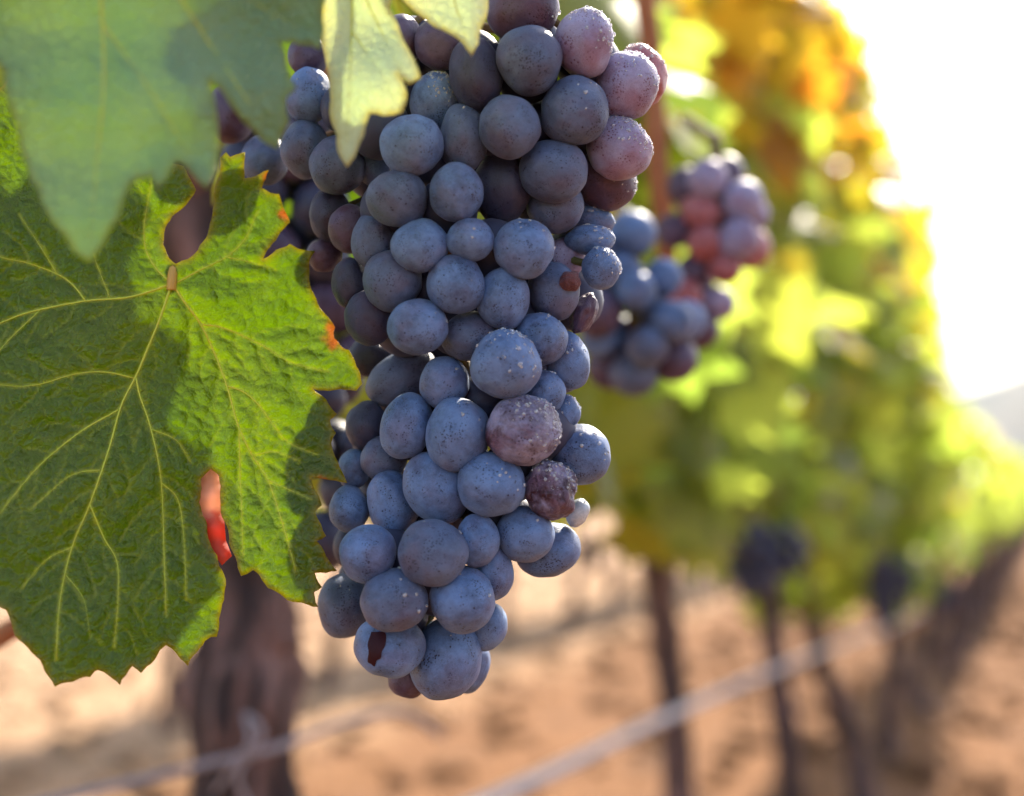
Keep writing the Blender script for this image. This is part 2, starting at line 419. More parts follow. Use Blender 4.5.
while yy < 34:
    b = Vector((ROW2_X + random.uniform(-.05, .05), yy, 0)); ln = random.uniform(-.1, .1)
    P = [b + Vector((random.uniform(-.05, .05), ln, 1.0)), b + Vector((.03, ln * .6, .55)), b + Vector((random.uniform(-.04, .04), ln * .3, .25)), b]
    make_vine(P, [.026, .027, .03, .036], ((ROW2_X - .32, ROW2_X + .32), (yy - .55, yy + .55), (.80, 1.75)), int(max(90, min(420, 3000 / yy))), .13 + .003 * yy,
              'slim vine in the second row beyond the sandy alley', 'vines of the second row', lambda y, z: .15, False, 8)
    yy += random.uniform(.98, 1.12) * (1 if yy < 14 else 1.5)

# hose tied along the near row, and a slack wire on the thick trunk
def row_line(name, pts, r, m, label, cat):
    P = [Vector(p) for p in spline(pts, 10)]
    v, f = tube(P, [r] * len(P), 8)
    o = link(name, mesh(name, rel(v, P[0]), f), m); o.location = P[0]; return tag(o, label, cat)
hz = .592
row_line('drip_hose', [tuple(at(px, py, d)) for px, py, d in ((-60, 1090, .66), (150, 965, .79), (300, 888, .944), (440, 822, 1.155), (560, 768, 1.44), (664, 718, 1.81), (758, 677, 2.385), (850, 640, 3.43), (900, 622, 4.6), (960, 590, 8))], .0075, M_HOSE,
         'pale grey drip hose slanting along the near row in front of the thin trunks', 'hose')
wv = [at(px, py, d) for px, py, d in ((-40, 822, .84), (120, 785, .86), (215, 762, .875), (275, 748, .88), (335, 726, .93), (400, 712, 1.0), (440, 735, 1.06))]
knot = [at(px, py, d) for px, py, d in ((215, 792, .88), (232, 768, .872), (250, 742, .87), (246, 715, .88), (262, 735, .874), (238, 775, .872), (252, 812, .88))]
P1 = spline([tuple(p) for p in wv], 8); P2 = spline([tuple(p) for p in knot], 8)
v, f = merge([tube(P1, [.0026] * len(P1), 8), tube(P2, [.0016] * len(P2), 8)])
o = link('tie_wire', mesh('tie_wire', rel(v, wv[2]), f), M_TIE); o.location = wv[2]
tag(o, 'pale tie wire knotted round the thick gnarled trunk', 'wire')

# ------------------------------------------------------------------ grape clusters
bmi = bmesh.new(); bmesh.ops.create_icosphere(bmi, subdivisions=5, radius=1)
ICO_V = [v.co.copy() for v in bmi.verts]; ICO_F = [tuple(v.index for v in f.verts) for f in bmi.faces]; bmi.free()
bmi = bmesh.new(); bmesh.ops.create_icosphere(bmi, subdivisions=3, radius=1)
ICO3_V = [v.co.copy() for v in bmi.verts]; ICO3_F = [tuple(v.index for v in f.verts) for f in bmi.faces]; bmi.free()
bmi = bmesh.new(); bmesh.ops.create_icosphere(bmi, subdivisions=2, radius=1)
ICO2_V = np.array([v.co[:] for v in bmi.verts]); ICO2_F = [tuple(v.index for v in f.verts) for f in bmi.faces]; bmi.free()
def grape_mesh(seed, lump=.03, wr=0.0, hi=True):
    s = Vector((seed * 7.3, seed * 1.7, seed * 3.1)); V = []; egg = Vector((math.sin(seed * 2.1), math.cos(seed * 2.1), 0)) * math.sin(seed * 5.7)
    for v in (ICO_V if hi else ICO3_V):
        k = 1 + .05 * v.dot(egg) + lump * noise.noise(v * .9 + s) + lump * .35 * noise.noise(v * 2.3 + s)
        if wr:
            k += wr * (noise.noise(v * 2.2 + s) + .6 * (.35 - abs(noise.noise(v * 4.0 + s * 2))) )
        V.append(v * k)
    return mesh('grape', V, ICO_F if hi else ICO3_F)

# x, y, rx, ry, tilt, layer, tint, dew   (photo positions; depth follows from which berry covers which)
G = [
 (530,61,33,34,0,0,'g',0),(572,113,34.5,35,0,0,'g',14),(510,125,31,32,0,.6,'g',3),(413,145,33,31,0,0,'b',5),(397,198,31,28.5,-8,.3,'g',5),
 (625,87,34,34.5,0,1,'p',55),(583,43,30,35,0,1.2,'p',40),(524,8,36,36,0,1.6,'u',12),(642,76,26,31,20,2.4,'r',40),(619,148,33,32,0,1.6,'p',70),
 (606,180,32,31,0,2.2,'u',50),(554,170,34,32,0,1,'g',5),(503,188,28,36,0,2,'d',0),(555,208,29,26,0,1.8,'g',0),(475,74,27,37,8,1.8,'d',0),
 (463,139,24,34,0,1.8,'g',2),(436,102,26,30,0,2.4,'b',60),(456,193,27,30,0,1,'b',3),(523,248,31,30,0,.4,'b',18),(421,245,29,27,20,.2,'b',8),
 (470,240,24,22,0,.9,'b',6),(392,281,31,30,0,.3,'g',8),(455,286,30,30,0,.2,'b',10),(418,325,31,28.5,0,.1,'b',6),(504,300,27,31,0,1,'b',0),
 (592,221,21,15,0,2.2,'b',24),(590,240,25,15,0,2.1,'b',20),(600,268,20,22,0,1.9,'b',45),(566,258,21,21,0,2.3,'p',4),(553,293,26,30,0,1.4,'g',0),
 (570,281,11,10,0,1.2,'k',0),(584,313,12,22,-25,2.5,'u',0),(540,338,27,27,0,.8,'b',12),(567,361,24,30,20,1.5,'b',25),(503,365,35,36,0,0,'b',34),
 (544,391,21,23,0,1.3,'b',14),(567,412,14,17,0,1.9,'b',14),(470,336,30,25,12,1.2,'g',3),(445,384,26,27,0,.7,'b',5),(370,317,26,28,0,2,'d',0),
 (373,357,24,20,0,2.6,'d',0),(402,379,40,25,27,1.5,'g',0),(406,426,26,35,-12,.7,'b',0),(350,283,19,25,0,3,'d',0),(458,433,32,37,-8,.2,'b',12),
 (367,427,21,25,0,2.2,'d',0),(383,459,24,23,0,1.9,'g',0),(436,487,33,38,35,.8,'b',0),(393,502,27,33,15,.9,'b',2),(350,509,20,24,0,1.6,'b',3),
 (353,470,16,21,0,2.8,'b',0),(523,429,38,35,-10,0,'s',70),(492,484,35,33,0,.1,'b',18),
 (581,455,31,31,0,1.3,'b',20),(551,490,26,30,20,.5,'s',46),(577,513,11,15,-25,1.8,'w',3),(526,533,30,28.5,0,.8,'b',8),(549,551,33,27,15,1.4,'b',8),
 (478,541,23,26,0,1.7,'b',0),(494,574,20,27,0,2.2,'b',0),(432,551,35,34,0,0,'g',10),(369,553,29,29,0,.9,'b',5),(394,602,33.5,33,0,0,'g',18),
 (461,600,33,33,30,.4,'b',14),(487,626,20,25,-20,1.6,'b',4),(347,605,29,33,0,1.5,'g',14),(391,646,35,33,0,.8,'b',10),
 (444,658,35,42,-20,.8,'b',10),(408,678,20,19,0,1.9,'u',0),(470,664,20,29,-12,1.9,'b',2),(338,165,27,30,0,1.6,'g',2),(305,150,24,30,0,2,'g',0),
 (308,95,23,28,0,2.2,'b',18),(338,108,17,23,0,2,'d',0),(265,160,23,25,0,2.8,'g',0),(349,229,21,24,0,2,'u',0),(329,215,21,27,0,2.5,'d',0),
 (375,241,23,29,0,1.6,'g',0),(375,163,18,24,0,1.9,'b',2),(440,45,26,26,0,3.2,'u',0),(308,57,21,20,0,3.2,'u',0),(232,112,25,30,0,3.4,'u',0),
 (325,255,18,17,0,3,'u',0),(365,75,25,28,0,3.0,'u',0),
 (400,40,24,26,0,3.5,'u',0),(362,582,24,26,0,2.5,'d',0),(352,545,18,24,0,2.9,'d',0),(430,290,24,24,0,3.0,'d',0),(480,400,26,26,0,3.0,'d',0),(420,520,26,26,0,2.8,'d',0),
]
G = [g for g in G if g[2] > 0]
PXM = .352 / FPX
def axis(y):
    cx = np.interp(y, [0, 100, 350, 500, 650], [470, 460, 462, 445, 430]); w = np.interp(y, [0, 100, 250, 350, 500, 650], [185, 190, 165, 145, 140, 95]); return cx, w
placed = []
TEETH = [(362,384),(356,391),(349,350),(347,483),(337,571),(338,462),(337,414),(326,536),(318,607),(315,251),(290,222),(279,194),(269,170),(316,594)]   # tips of the big leaf, in front of the berries
for g in sorted(G, key=lambda g: g[5]):
    x, y, rx, ry, tilt, lay, tint, dew = g
    cx, w = axis(y); u = min(.98, abs(x - cx) / w)
    dep = .346 + w * PXM * .75 * (1 - math.sqrt(1 - u * u)) + (.003 * max(0, lay - 1.5))
    if x < 345 and y < 300: dep += .012
    if any(math.hypot(x - a, y - b) < max(rx, ry) + 2 for a, b in TEETH): dep = max(dep, .370 + (rx + ry) / 2 * PXM)
    r = (rx + ry) / 2
    for (X, Y, rr, dd, ll) in placed:
        q = (.90 * (r + rr)) ** 2 - (x - X) ** 2 - (y - Y) ** 2
        if q > 0: dep = max(dep, dd + math.sqrt(q) * PXM * .92)
    placed.append((x, y, r, dep, lay))
    g_depth = placed[-1][3]
    G[G.index(g)] = (*g, g_depth)
top = at(470, -95, .385)
def dew_mesh(V0, n, seed, grape_r):
    """little beads of water on the upper and sunward side of one berry"""
    rng = random.Random(seed); bias = Vector((.60, .66, .28)).normalized()
    V, F = [], []
    k = 0; tries = 0
    while k < n and tries < n * 60:
        tries += 1
        d = V0[rng.randrange(len(V0))]; dn = d.normalized()
        if dn.dot(bias) + rng.gauss(0, .2) < .52 or dn.z < -.35: continue
        s = (.00010 + (.00040 if n > 200 else .0005) * rng.random() ** 4) / grape_r
        o = len(V)
        q = dn.orthogonal().normalized(); e = dn.cross(q); fl = rng.uniform(.45, .8); st = rng.uniform(.8, 1.35)
        for v in ICO2_V * s: V.append(Vector(d) + q * (v[0] * st) + e * v[1] + dn * (v[2] * fl + s * .2))
        F += [tuple(i + o for i in f) for f in ICO2_F]; k += 1
    return mesh('dew_drops', V, F)
cl = empty('grape_cluster', top, 'large sharp cluster of blue black grapes with dew, hanging in the foreground', 'grape cluster')
PART_LABEL = {'r': 'reddish peeled grape', 's': 'shrivelled purple frosted grape', 'p': 'pinkish lilac grape', 'w': 'small pale glassy grape', 'u': 'plum red shaded grape'}
for i, (x, y, rx, ry, tilt, lay, tint, dew, dep) in enumerate(G):
    k = dep / FPX
    wr = .10 if (x, y) in ((551, 490), (570, 281), (584, 313)) else (.035 if tint == 's' else 0)
    me = grape_mesh(i + 1, .10, wr)
    o = link('grape', me, GM[tint], cl)
    o.rotation_euler = (CR @ Matrix.Rotation(R(tilt), 3, 'Z')).to_euler()
    o.scale = (rx * k, ry * k, (rx + ry) / 2 * k)
    o.location = at(x, y, dep) - top
    if tint in PART_LABEL: o['label'] = PART_LABEL[tint]
    if dew:
        dd = link('dew_drops', dew_mesh([v.co for v in me.vertices], int(dew * (.6 if dew < 11 else 1.6 if dew < 30 else 4.6)), i, (rx + ry) / 2 * k), M_WATER, o)
        dd['kind'] = 'stuff'
    if (x, y) == (391, 646):
        o['label'] = 'blue grape with a dark red split in its skin'
        t = NT('split_grape_flesh'); t.bs(Base_Color=(.028, .004, .007), Roughness=.5, Specular_IOR_Level=.15)
        V = []
        ow = [(-.50, .55), (-.10, .55), (-.07, .22), (-.16, .02), (-.18, -.16), (-.30, -.24), (-.36, -.42), (-.46, -.36), (-.56, -.30), (-.53, -.02), (-.58, .2)]
        ring = spline(ow + [ow[0]], 4)[:-1]
        c0 = np.mean(ring, axis=0); V = []; F = []
        rings = [c0 + (np.array(p) - c0) * s for s in (1, .8, .55, .3) for p in ring]; nn = len(ring)
        for j, p in enumerate(rings):
            z = math.sqrt(max(.05, 1 - p[0] ** 2 - p[1] ** 2)); v3 = Vector((p[0], p[1], z)).normalized()
            s = Vector(((i + 1) * 7.3, (i + 1) * 1.7, (i + 1) * 3.1))
            kk = 1 + .05 * v3.dot(Vector((math.sin((i + 1) * 2.1), math.cos((i + 1) * 2.1), 0)) * math.sin((i + 1) * 5.7)) + .10 * noise.noise(v3 * .9 + s) + .10 * .35 * noise.noise(v3 * 2.3 + s)
            V.append(v3 * (kk + .02))
        for a in range(3):
            for b in range(nn): F.append((a * nn + b, a * nn + (b + 1) % nn, (a + 1) * nn + (b + 1) % nn, (a + 1) * nn + b))
        F.append(tuple(3 * nn + b for b in range(nn)))
        link('skin_split', mesh('skin_split', V, F), t.m, o)
back = []
rng = random.Random(5)
for _ in range(4000):
    y = rng.uniform(40, 615); cx, w = axis(y); x = cx + rng.uniform(-.55, .72) * w
    if y < 130 and x < 330 or (y > 540 and not 375 < x < 440): continue
    ds = [g[8] for g in G if math.hypot(g[0] - x, g[1] - y) < g[2] * .9 + 14]
    if not ds: continue
    p = at(x, y, max(ds) + .011 + rng.uniform(0, .004))
    if all((p - q).length > .0135 for q in back): back.append(p)
v, f = merge([([Vector(q) * .0082 + (p - top) for q in ICO3_V], ICO3_F) for p in back])
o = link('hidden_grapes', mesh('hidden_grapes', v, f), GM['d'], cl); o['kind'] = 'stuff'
# rachis of the cluster with side branches to some of the berries
spine = [top + Vector((0, .02, .10)), top, at(462, 60, .392), at(463, 250, .390), at(455, 420, .384), at(440, 600, .376)]
parts = []
P = spline([tuple(p) for p in spine], 8); parts.append(tube(P, [.0032 - .00004 * i for i in range(len(P))], 8, .2, 150))
for i, g in enumerate(G):
    if g[5] > .5:
        c = at(g[0], g[1], g[8]); j = min(range(len(P)), key=lambda j: (Vector(P[j]) - c - Vector((0, 0, .012))).length)
        parts.append(tube([Vector(P[j]), Vector(P[j]).lerp(c, .5) + Vector((0, 0, .003)), c], [.0014, .0011, .001], 6))
v, f = merge(parts); link('stem', mesh('cluster_stem', rel(v, top), f), M_STEM, cl)

def back_cluster(name, blobs, d, br, tints, label, group, seed, hi=True):
    """blobs: (px, py, rx_px, ry_px) ellipses of the bunch in the photo at distance d; br = berry radius in m"""
    rng = random.Random(seed)
    c = at(blobs[0][0], blobs[0][1] - blobs[0][3] * 1.1, d); root = empty('grape_cluster', c, label, 'grape cluster', group)
    pts = []
    for (px, py, rx, ry) in blobs:
        a, b = rx * d / FPX, ry * d / FPX
        for _ in range(900):
            w = Vector((rng.gauss(0, 1), rng.gauss(0, 1), rng.gauss(0, 1))).normalized() * rng.uniform(.2, 1) ** .4
            taper = 1 - .28 * max(0, -w.y)
            p = at(px, py, d) + CR @ Vector((w.x * (a - br * .8) * taper, w.y * (b - br * .8), w.z * (a - br * .8) * .85 * taper))
            if all((p - q).length > br * 1.5 for q in pts): pts.append(p)
    if hi:
        pts = sorted(pts, key=lambda p: (p - Vector(cam.location)).length)[:92]
        shared = [grape_mesh(seed * 5 + q, .05, 0, False) for q in range(4)]
        meshes = {}
        for i, p in enumerate(pts):
            tn = rng.choice(tints); key = (i % 4, tn)
            if key not in meshes:
                mm = shared[i % 4].copy(); mm.materials.append(GM[tn]); meshes[key] = mm
            o = link('grape', meshes[key], None, root); o.location = p - c; s = br * rng.uniform(.85, 1.1); o.scale = (s, s, s * rng.uniform(.95, 1.15))
            o.rotation_euler = (rng.random() * 6, rng.random() * 6, rng.random() * 6)
    else:
        V, F = merge([([v * br * .98 + (p - c) for v in ICO3_V], ICO3_F) for p in pts])
        link('berries', mesh('berries', V, F), GM[tints[0]], root)
    low = at(blobs[0][0], blobs[0][1], d)
    Q = spline([tuple(c + Vector((-.03, .06, .03))), tuple(c + Vector((-.01, .03, .012))), tuple(c), tuple(low)], 6); v, f = tube(Q, [.003] * len(Q), 8)
    link('stem', mesh('cluster_stem', rel(v, c), f), M_STEM, root)
back_cluster('a', [(634, 330, 72, 88), (614, 268, 48, 62)], .60, .0092, ['b', 'b', 'b', 'g', 'u'], 'blurred blue grape cluster just right of the main cluster', 'blurred clusters behind', 3)
back_cluster('b', [(716, 226, 64, 74), (700, 288, 50, 60)], .66, .0092, ['p', 'r', 'u', 'p'], 'blurred reddish pink grape cluster hanging above the blurred blue one', 'blurred clusters behind', 4)
for px, py, rx, ry, d, sd_, lab in (
    (756, 560, 34, 44, 1.75, 11, 'dark blurred cluster above two thin trunks'),
    (884, 592, 20, 42, 3.0, 12, 'small dark blurred cluster under the low foliage on the right'),
    (592, 548, 16, 22, 1.7, 14, 'dark blurred cluster half hidden behind the lower right of the main cluster'),
    (940, 600, 14, 20, 6.2, 15, 'tiny far cluster low on the right among distant trunks')):
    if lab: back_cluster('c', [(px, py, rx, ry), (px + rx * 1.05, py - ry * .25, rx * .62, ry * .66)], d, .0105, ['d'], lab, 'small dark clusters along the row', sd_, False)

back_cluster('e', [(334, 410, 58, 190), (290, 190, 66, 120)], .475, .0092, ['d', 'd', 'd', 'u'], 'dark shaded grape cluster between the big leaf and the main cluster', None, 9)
# reddish canes behind the cluster
def cane(pts, r, label):
    P = [Vector(p) for p in spline([tuple(p) for p in pts], 8)]; v, f = tube(P, [r * (1 - .006 * i) for i in range(len(P))], 10, .12, 60)
    o = link('vine_cane', mesh('vine_cane', rel(v, P[0]), f), M_CANE); o.location = P[0]; return tag(o, label, 'cane', 'woody canes')
cane([at(636, -60, .74), at(652, 60, .74), at(657, 160, .74), at(668, 260, .75)], .0062, 'orange brown cane hanging right of the cluster above the blurred grapes')
cane([at(318, -60, .40), at(322, 30, .40), at(326, 75, .398), at(330, 96, .395)], .0022, 'thin red brown cane between the two blurred leaves at the top')
cane([at(-60, 670, .52), at(0, 636, .52), at(60, 600, .525), at(130, 520, .54)], .0042, 'dark cane poking out left under the big green leaf')

# ------------------------------------------------------------------ foreground leaves
def seg_dist(P, A, B):
    AB = B - A; t = np.clip(((P - A) @ AB) / max(AB @ AB, 1e-9), 0, 1); return np.linalg.norm(P - (A + t[:, None] * AB), axis=1)
def poly_dist(P, poly, closed=False):
    d = np.full(len(P), 1e9); n = len(poly)
    for i in range(n if closed else n - 1): d = np.minimum(d, seg_dist(P, np.array(poly[i], float), np.array(poly[(i + 1) % n], float)))
    return d
def inside(P, poly):
    r = np.zeros(len(P), bool); n = len(poly)
    for i in range(n):
        (x1, y1), (x2, y2) = poly[i], poly[(i + 1) % n]
        if y1 == y2: continue
        c = ((y1 > P[:, 1]) != (y2 > P[:, 1])) & (P[:, 0] < (x2 - x1) * (P[:, 1] - y1) / (y2 - y1) + x1); r ^= c
    return r
def resample(poly, step, jag=0.0, rng=None):
    out = []
    for i in range(len(poly)):
        a, b = np.array(poly[i], float), np.array(poly[(i + 1) % len(poly)], float); L = np.linalg.norm(b - a); n = max(1, int(L / step))
        nr = np.array([-(b - a)[1], (b - a)[0]]) / max(L, 1e-6)
        bulge = (rng.uniform(-.06, .10) if rng else 0) * L
        for k in range(n):
            t = k / n; out.append(a + (b - a) * t + nr * (bulge * math.sin(math.pi * t) + (rng.uniform(-jag, jag) if rng and 0 < k else 0)))
    return out
def side_veins(veins, gap, ol):
    """fine veins that leave the main ones alternately and bend towards the margin"""
    rng = random.Random(21); out = []
    for pl, wd in veins:
        if wd < .5: continue
        sp = np.array(spline(pl, 12)); cum = np.concatenate([[0], np.cumsum(np.linalg.norm(np.diff(sp, axis=0), axis=1))]); L = cum[-1]
        pos, side = gap * 1.2, 1
        while pos < L - gap * .6:
            i = min(int(np.searchsorted(cum, pos)), len(sp) - 2); tdir = sp[i + 1] - sp[i]; tdir = tdir / max(np.linalg.norm(tdir), 1e-6)
            a = math.atan2(tdir[1], tdir[0]) + side * R(rng.uniform(48, 70)); ln = rng.uniform(.9, 2.1) * gap; p = sp[i].copy(); q = [p]
            for _ in range(4):
                a += -side * R(rng.uniform(2, 14)); p = p + np.array([math.cos(a), math.sin(a)]) * ln / 4; q.append(p + np.array([rng.gauss(0, .6), rng.gauss(0, .6)]))
            if inside(np.array(q), ol).all(): out.append(([tuple(v) for v in q], .24))
            side = -side; pos += gap * rng.uniform(.4, .75)
    return out
def make_leaf(name, outline, veins, depth_fn, step, mat, label, relief, thick=.00028, blots=(), vein_r=.00031, petiole=None, group=None, origin_px=None, jag=.5):
    rng = random.Random(len(outline))
    ol = resample(outline, step * 1.4, jag, rng)
    O = np.array(ol)
    x0, y0 = O.min(0); x1, y1 = O.max(0)
    gx, gy = np.meshgrid(np.arange(x0, x1, step), np.arange(y0, y1, step * .87)); gx = gx + (np.arange(gx.shape[0]) % 2)[:, None] * step * .5
    P = np.stack([gx.ravel(), gy.ravel()], 1); P = P[inside(P, ol)]; P = P[poly_dist(P, ol, True) > step * .6]
    pts = [Vector((float(a), float(b))) for a, b in np.concatenate([O, P])]
    edges = [(i, (i + 1) % len(O)) for i in range(len(O))]
    vs, _, fs, *_ = geometry.delaunay_2d_cdt(pts, edges, [], 1, 1e-4)
    Q = np.array([(v.x, v.y) for v in vs])
    dv = np.full(len(Q), 1e9); dmain = np.full(len(Q), 1e9)
    vp = []
    for pl, wd in veins:
        sp = spline(pl, 6); vp.append((sp, wd)); d = poly_dist(Q, sp)
        dv = np.minimum(dv, d / wd ** .3 if wd > .3 else np.maximum(d / .5, 1.75)); dmain = np.minimum(dmain, d)
    de = poly_dist(Q, ol, True)
    dep = np.array([depth_fn(x, y) for x, y in Q])
    puck = np.array([noise.noise(Vector((x * .030, y * .030, 1.3))) + .6 * noise.noise(Vector((x * .085, y * .085, 7.7))) for x, y in Q])
    away = 1 - np.exp(-dmain / 9.0)
    dep2 = dep - relief * away * (1 + .75 * puck)
    o0 = at(*(origin_px or outline[0]), depth_fn(*(origin_px or outline[0])))
    root = empty(name, o0, label, 'leaf', group)
    W3 = [at(x, y, d) - o0 for (x, y), d in zip(Q, dep2)]
    me = mesh(name + '_blade', W3, [tuple(f) for f in fs])
    def attr(nm, val):
        a = me.attributes.new(nm, 'FLOAT', 'POINT'); a.data.foreach_set('value', val.astype(np.float32))
    attr('vein', np.exp(-(dv / 1.7) ** 2)); attr('rim', np.exp(-de / 3.0))
    b = np.zeros(len(Q))
    for bx, by, br in blots:
        ang = np.array([noise.noise(Vector((x * .09, y * .09, bx))) for x, y in Q])
        b = np.maximum(b, np.clip((1.15 + .6 * ang - np.hypot(Q[:, 0] - bx, Q[:, 1] - by) / br) * 3, 0, 1))
    attr('blot', b)
    o = link('blade', me, mat, root)
    sol = o.modifiers.new('thickness', 'SOLIDIFY'); sol.thickness = thick; sol.offset = 0
    parts = []
    for sp, wd in vp:
        if wd < .3: continue                                        # the finest ones only colour the blade
        n = len(sp); pp = np.array(sp)
        dd = np.array([depth_fn(x, y) for x, y in pp]) - relief * .28
        parts.append(tube([at(x, y, d) - o0 for (x, y), d in zip(pp, dd)], [vein_r * wd * (1 - .78 * i / (n - 1)) for i in range(n)], 7, .12, 300))
    if parts:
        v, f = merge(parts); link('veins', mesh('leaf_veins', v, f), M_VEIN, root)
    if petiole:
        Pp = spline([tuple(at(*p) - o0) for p in petiole], 8); v, f = tube(Pp, [.0013] * len(Pp), 10); link('petiole', mesh('leaf_petiole', v, f), M_PETIOLE, root)
    return root, o0

L1 = [(176,264),(188,259),(200,245),(209,228),(214,205),(217,180),(220,158),(226,152),(230,157),(245,152),(245,178),(256,176),(269,170),(262,188),(279,194),(283,207),(290,222),(276,240),(263,259),
 (276,250),(290,244),(303,250),(315,251),(309,266),(309,278),(314,294),(320,308),(329,318),(335,327),(334,338),(340,345),(349,350),(356,366),(362,384),(356,391),(335,390),(313,389),(326,399),(337,414),(330,420),(336,433),(331,443),(338,462),(347,483),(330,480),(311,477),(316,492),(322,505),(315,512),(321,524),(326,536),(317,541),
 (326,556),(337,571),(326,573),(315,573),(322,587),(314,592),(318,607),(303,603),(287,600),(268,588),(262,580),(253,570),(247,574),(241,576),(236,558),(229,543),(222,517),(220,497),(219,475),(211,469),(201,479),(199,502),(207,524),(217,555),(222,570),(226,585),(224,600),(219,619),(217,637),(211,637),(205,641),(197,652),(188,666),(178,656),(166,645),(160,650),(151,664),(141,673),(132,666),(126,675),(120,685),(109,676),(98,670),(95,671),(90,677),(84,677),(72,682),(55,687),(48,676),(40,660),(28,648),(15,636),(11,622),(6,610),
 (-14,604),(-30,570),(-52,565),(-62,520),(-88,505),(-86,440),(-112,420),(-100,360),(-118,330),(-98,280),(-102,230),(-74,190),(-76,140),(-44,120),(-30,82),(-4,92),(14,70),(40,96),(70,84),(88,110),(116,104),(130,140),(156,136),(164,160),(184,166),(196,190),(186,205),(172,216),(165,228),(163,244),(169,258)]
V1 = [([(172,284),(130,297),(85,301),(30,312),(0,323),(-50,340),(-95,345)],1.0),([(85,300),(72,284),(57,274),(28,263),(0,257),(-60,240)],.7),
 ([(170,282),(156,268),(146,250),(144,228),(147,207),(152,180)],.7),([(171,286),(160,318),(147,350),(136,376),(121,406),(108,452),(89,506),(72,547),(60,600),(56,660)],1.1),
 ([(134,378),(105,372),(75,374),(40,384),(12,386),(-40,380)],.6),([(118,410),(80,432),(41,464),(15,494),(-5,520)],.6),([(136,378),(140,396),(151,429),(161,480),(164,551),(166,615)],.75),
 ([(90,505),(104,538),(117,562),(118,600),(114,648)],.55),([(174,286),(186,304),(200,323),(214,352),(227,386),(238,425),(252,455),(268,480),(284,528),(296,572)],1.05),
 ([(239,425),(240,470),(242,520),(243,556)],.5),([(200,324),(220,327),(241,335),(265,347),(292,363),(330,372)],.7),([(228,386),(244,392),(258,404),(270,420),(288,442),(318,455)],.65),
 ([(176,283),(200,270),(226,257),(244,240),(258,212)],.7),([(226,257),(250,262),(276,270)],.4),([(268,480),(290,490),(312,500)],.4),
 ([(100,470),(70,476),(30,510)],.35),([(162,483),(178,500),(184,540),(186,600)],.4),([(57,274),(40,246),(20,215)],.4),([(40,310),(0,350),(-30,400)],.4),([(110,298),(96,262),(84,226)],.35),([(252,455),(276,452),(300,462)],.35),
 ([(151,429),(176,440),(190,462)],.35),([(72,547),(46,560),(20,590)],.35),([(66,575),(84,600),(90,640)],.3)]
def d_leaf1(x, y):
    s = .372 / FPX
    ax, ay, bx, by = 176, 280, 238, 540
    L = math.hypot(bx - ax, by - ay); t = ((x - ax) * (by - ay) - (y - ay) * (bx - ax)) / L
    d = .367 - .14 * (y - 300) * s
    w = 16
    d += s * .10 * (.5 * (t + math.sqrt(t * t + w * w)))
    tl = .5 * (-t + math.sqrt(t * t + w * w)); d -= s * .22 * tl   # the left half tilts up towards the viewer
    d += .0016 * math.sin(x * .021 + y * .006) + .0010 * math.sin(y * .045 + x * .02)
    # gentle fold along the left and lower main veins
    return d
leaf1, o1 = make_leaf('vine_leaf', L1, V1 + side_veins(V1, 30, L1), d_leaf1, 3.2, M_LEAF, 'big sharp green vine leaf with yellow veins and torn slit, left of the cluster', .0013, blots=((337,336,13),(268,178,6),(285,214,7),(322,480,4)), petiole=[(171.5,290,d_leaf1(172,290)-.0003),(172,281,d_leaf1(172,281)-.0008),(173,272,d_leaf1(173,272)-.0004),(173.5,268,d_leaf1(173,268)+.0002)], group='leaves in the foreground', origin_px=(172, 284))
dp = [(211,466),(202,477),(196,500),(203,524),(212,552),(222,565),(232,556),(226,541),(224,517),(222,480)]
DP = np.array(resample(dp, 3)); gx = [Vector((float(a), float(b))) for a, b in DP]
cv, _, cf, *_ = geometry.delaunay_2d_cdt(gx, [(i, (i + 1) % len(gx)) for i in range(len(gx))], [], 1, 1e-4)
me = mesh('dried_tear', [at(v.x, v.y, d_leaf1(v.x, v.y) + .0012 + .0006 * math.sin(v.y * .2)) - o1 for v in cv], [tuple(f) for f in cf])
o = link('dried_tear', me, M_DRY, leaf1); o['label'] = 'red and salmon dried tissue in the slit'
sm = o.modifiers.new('thickness', 'SOLIDIFY'); sm.thickness = .0003

L2 = [(-120,-90),(60,-130),(330,-90),(326,-40),(325,0),(324,30),(321,50),(300,45),(281,42),(286,56),(296,88),(286,98),(289,122),(277,149),(261,140),(243,122),(228,101),(209,80),(216,110),(218,136),(216,172),(207,189),(190,172),(177,161),(168,178),(158,193),(150,176),(130,184),(118,220),(104,244),(90,264),(72,250),(56,228),(41,203),(30,178),(20,150),(10,110),(4,70),(-20,50),(-60,30),(-110,-20)]
V2 = [([(90,-110),(100,-20),(104,80),(96,170),(90,240)],1.2),([(92,-100),(160,-30),(220,60),(268,130)],1.1),([(100,20),(150,90),(192,160)],.7),([(160,-30),(230,-10),(300,30)],.6),([(92,-100),(30,-60),(-60,-10)],1.0)]
def d_leaf2(x, y):
    s = .28 / FPX
    return .283 - .12 * (y - 60) * s + .0035 * math.sin(x * .03) + .45 * s * max(0, x - 190) + .0015 * math.sin(y * .05)
make_leaf('vine_leaf', L2, V2, d_leaf2, 6, M_LEAF_SHEEN_PAINT, 'blurred green vine leaf with pale sheen in its colour, hanging in the top left corner', .0009, group='leaves in the foreground', origin_px=(90, -110), jag=.3)
L3 = [(312,-90),(322,-20),(323,10),(326,61),(331,100),(337,135),(341,158),(347,167),(355,156),(364,135),(370,113),(384,116),(402,113),(407,98),(398,74),(409,84),(421,78),(410,52),(398,24),(390,8),(388,-30),(400,-90)]
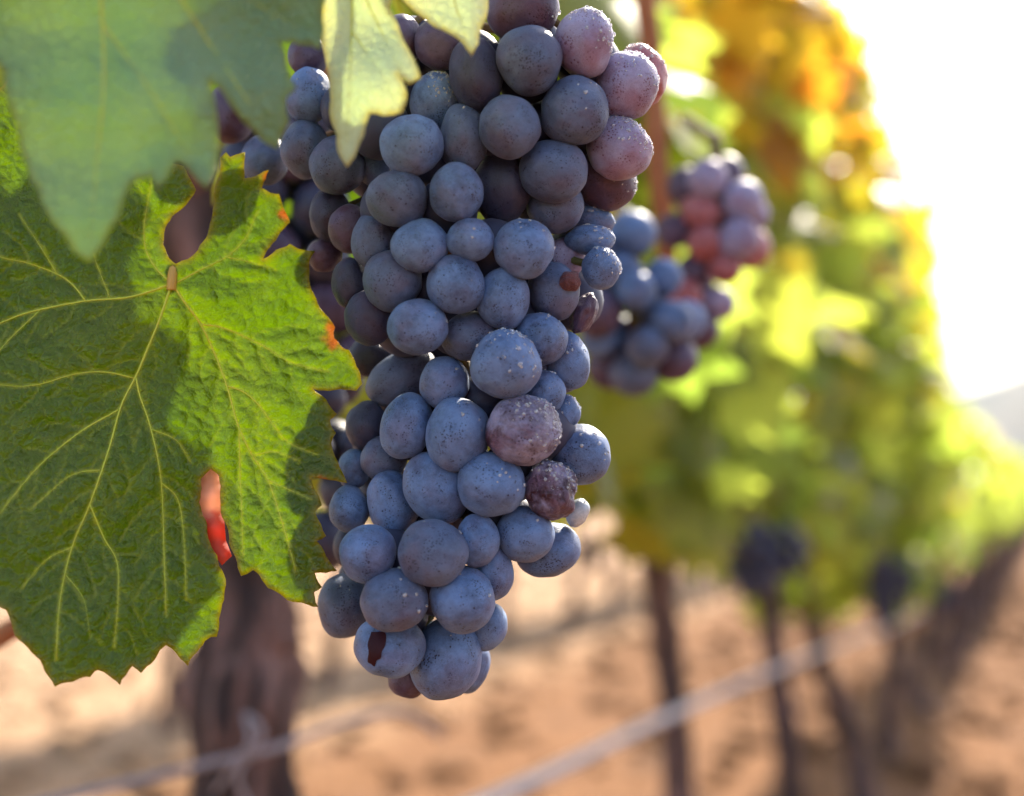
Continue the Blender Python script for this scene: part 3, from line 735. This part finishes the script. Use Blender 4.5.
V3 = [([(352,-85),(352,0),(350,80),(346,150)],1.0),([(352,-30),(376,20),(400,70)],.7),([(351,30),(378,70),(396,104)],.5)]
def d_leaf3(x, y):
    s = .305 / FPX
    return .312 - .25 * (y - 60) * s + s * (1.5 * max(0, 352 - x)) - .2 * s * max(0, x - 352) + .002 * math.sin(y * .06)
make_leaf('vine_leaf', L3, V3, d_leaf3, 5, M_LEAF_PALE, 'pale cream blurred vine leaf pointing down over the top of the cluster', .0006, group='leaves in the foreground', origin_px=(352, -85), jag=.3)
L4 = [(390,-80),(402,0),(418,14),(434,27),(450,34),(462,42),(467,50),(472,56),(478,44),(482,26),(488,0),(500,-80)]
V4 = [([(446,-75),(452,-10),(466,36)],.9)]
def d_leaf4(x, y):
    s = .31 / FPX
    return .318 - .2 * (y - 20) * s - .2 * s * (x - 450) + s * 1.2 * max(0, x - 472)
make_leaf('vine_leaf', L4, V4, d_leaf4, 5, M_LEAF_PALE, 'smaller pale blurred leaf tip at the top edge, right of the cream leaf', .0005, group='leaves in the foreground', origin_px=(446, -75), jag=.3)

# leaf added behind the cluster to keep sun off the big leaf's left half
cs = CR.transposed() @ to_sun; SPX = (512 + FPX * cs.x / -cs.z, 398 - FPX * cs.y / -cs.z)
def sunward(x, y, d0=.368, d1=.5):
    k = (d1 - d0) / d1; return (x + k * (SPX[0] - x), y + k * (SPX[1] - y))
SHADE_LEAF = [sunward(*p) for p in [(168,280),(150,240),(170,190),(140,160),(110,180),(80,140),(40,170),(10,130),(-30,180),(-80,180),(-70,240),(-120,290),(-80,340),(-115,420),(-70,460),(-90,540),(-40,570),(-40,640),(20,640),(50,700),(90,670),(130,710),(160,660),(205,670),(205,600),(240,560),(212,500),(222,430),(196,390),(204,330)]]
SHADE_VEINS = [([sunward(*p) for p in q], w) for q, w in [([(120,170),(90,330),(70,500),(90,660)],1.0),([(110,250),(160,360),(200,540)],.8),([(105,270),(20,330),(-80,430)],.8)]]
make_leaf('vine_leaf', SHADE_LEAF, SHADE_VEINS, lambda x, y: .50 - .15 * (y - 120) * .5 / FPX + .002 * math.sin(x * .05), 7, M_LEAF, 'added shading leaf almost hidden behind the left shoulder of the big cluster', .001, group='leaves in the foreground', origin_px=sunward(120, 170), jag=.4)

# the warm dusty air over the valley
bm = bmesh.new(); bmesh.ops.create_cube(bm, size=1)
for v_ in bm.verts: v_.co = Vector((v_.co.x * 2600, v_.co.y * 1500 + 520, v_.co.z * 164 + 78))
me = bpy.data.meshes.new('haze'); bm.to_mesh(me); bm.free()
hm = bpy.data.materials.new('valley_haze'); hm.use_nodes = True; hn = hm.node_tree.nodes; hn.remove(hn['Principled BSDF'])
pv = hn.new('ShaderNodeVolumePrincipled'); pv.inputs['Color'].default_value = (.88, .90, 1.0, 1); pv.inputs['Density'].default_value = .00042; pv.inputs['Anisotropy'].default_value = .0
hm.node_tree.links.new(pv.outputs[0], hn['Material Output'].inputs['Volume'])
tag(link('haze', me, hm), kind='stuff')
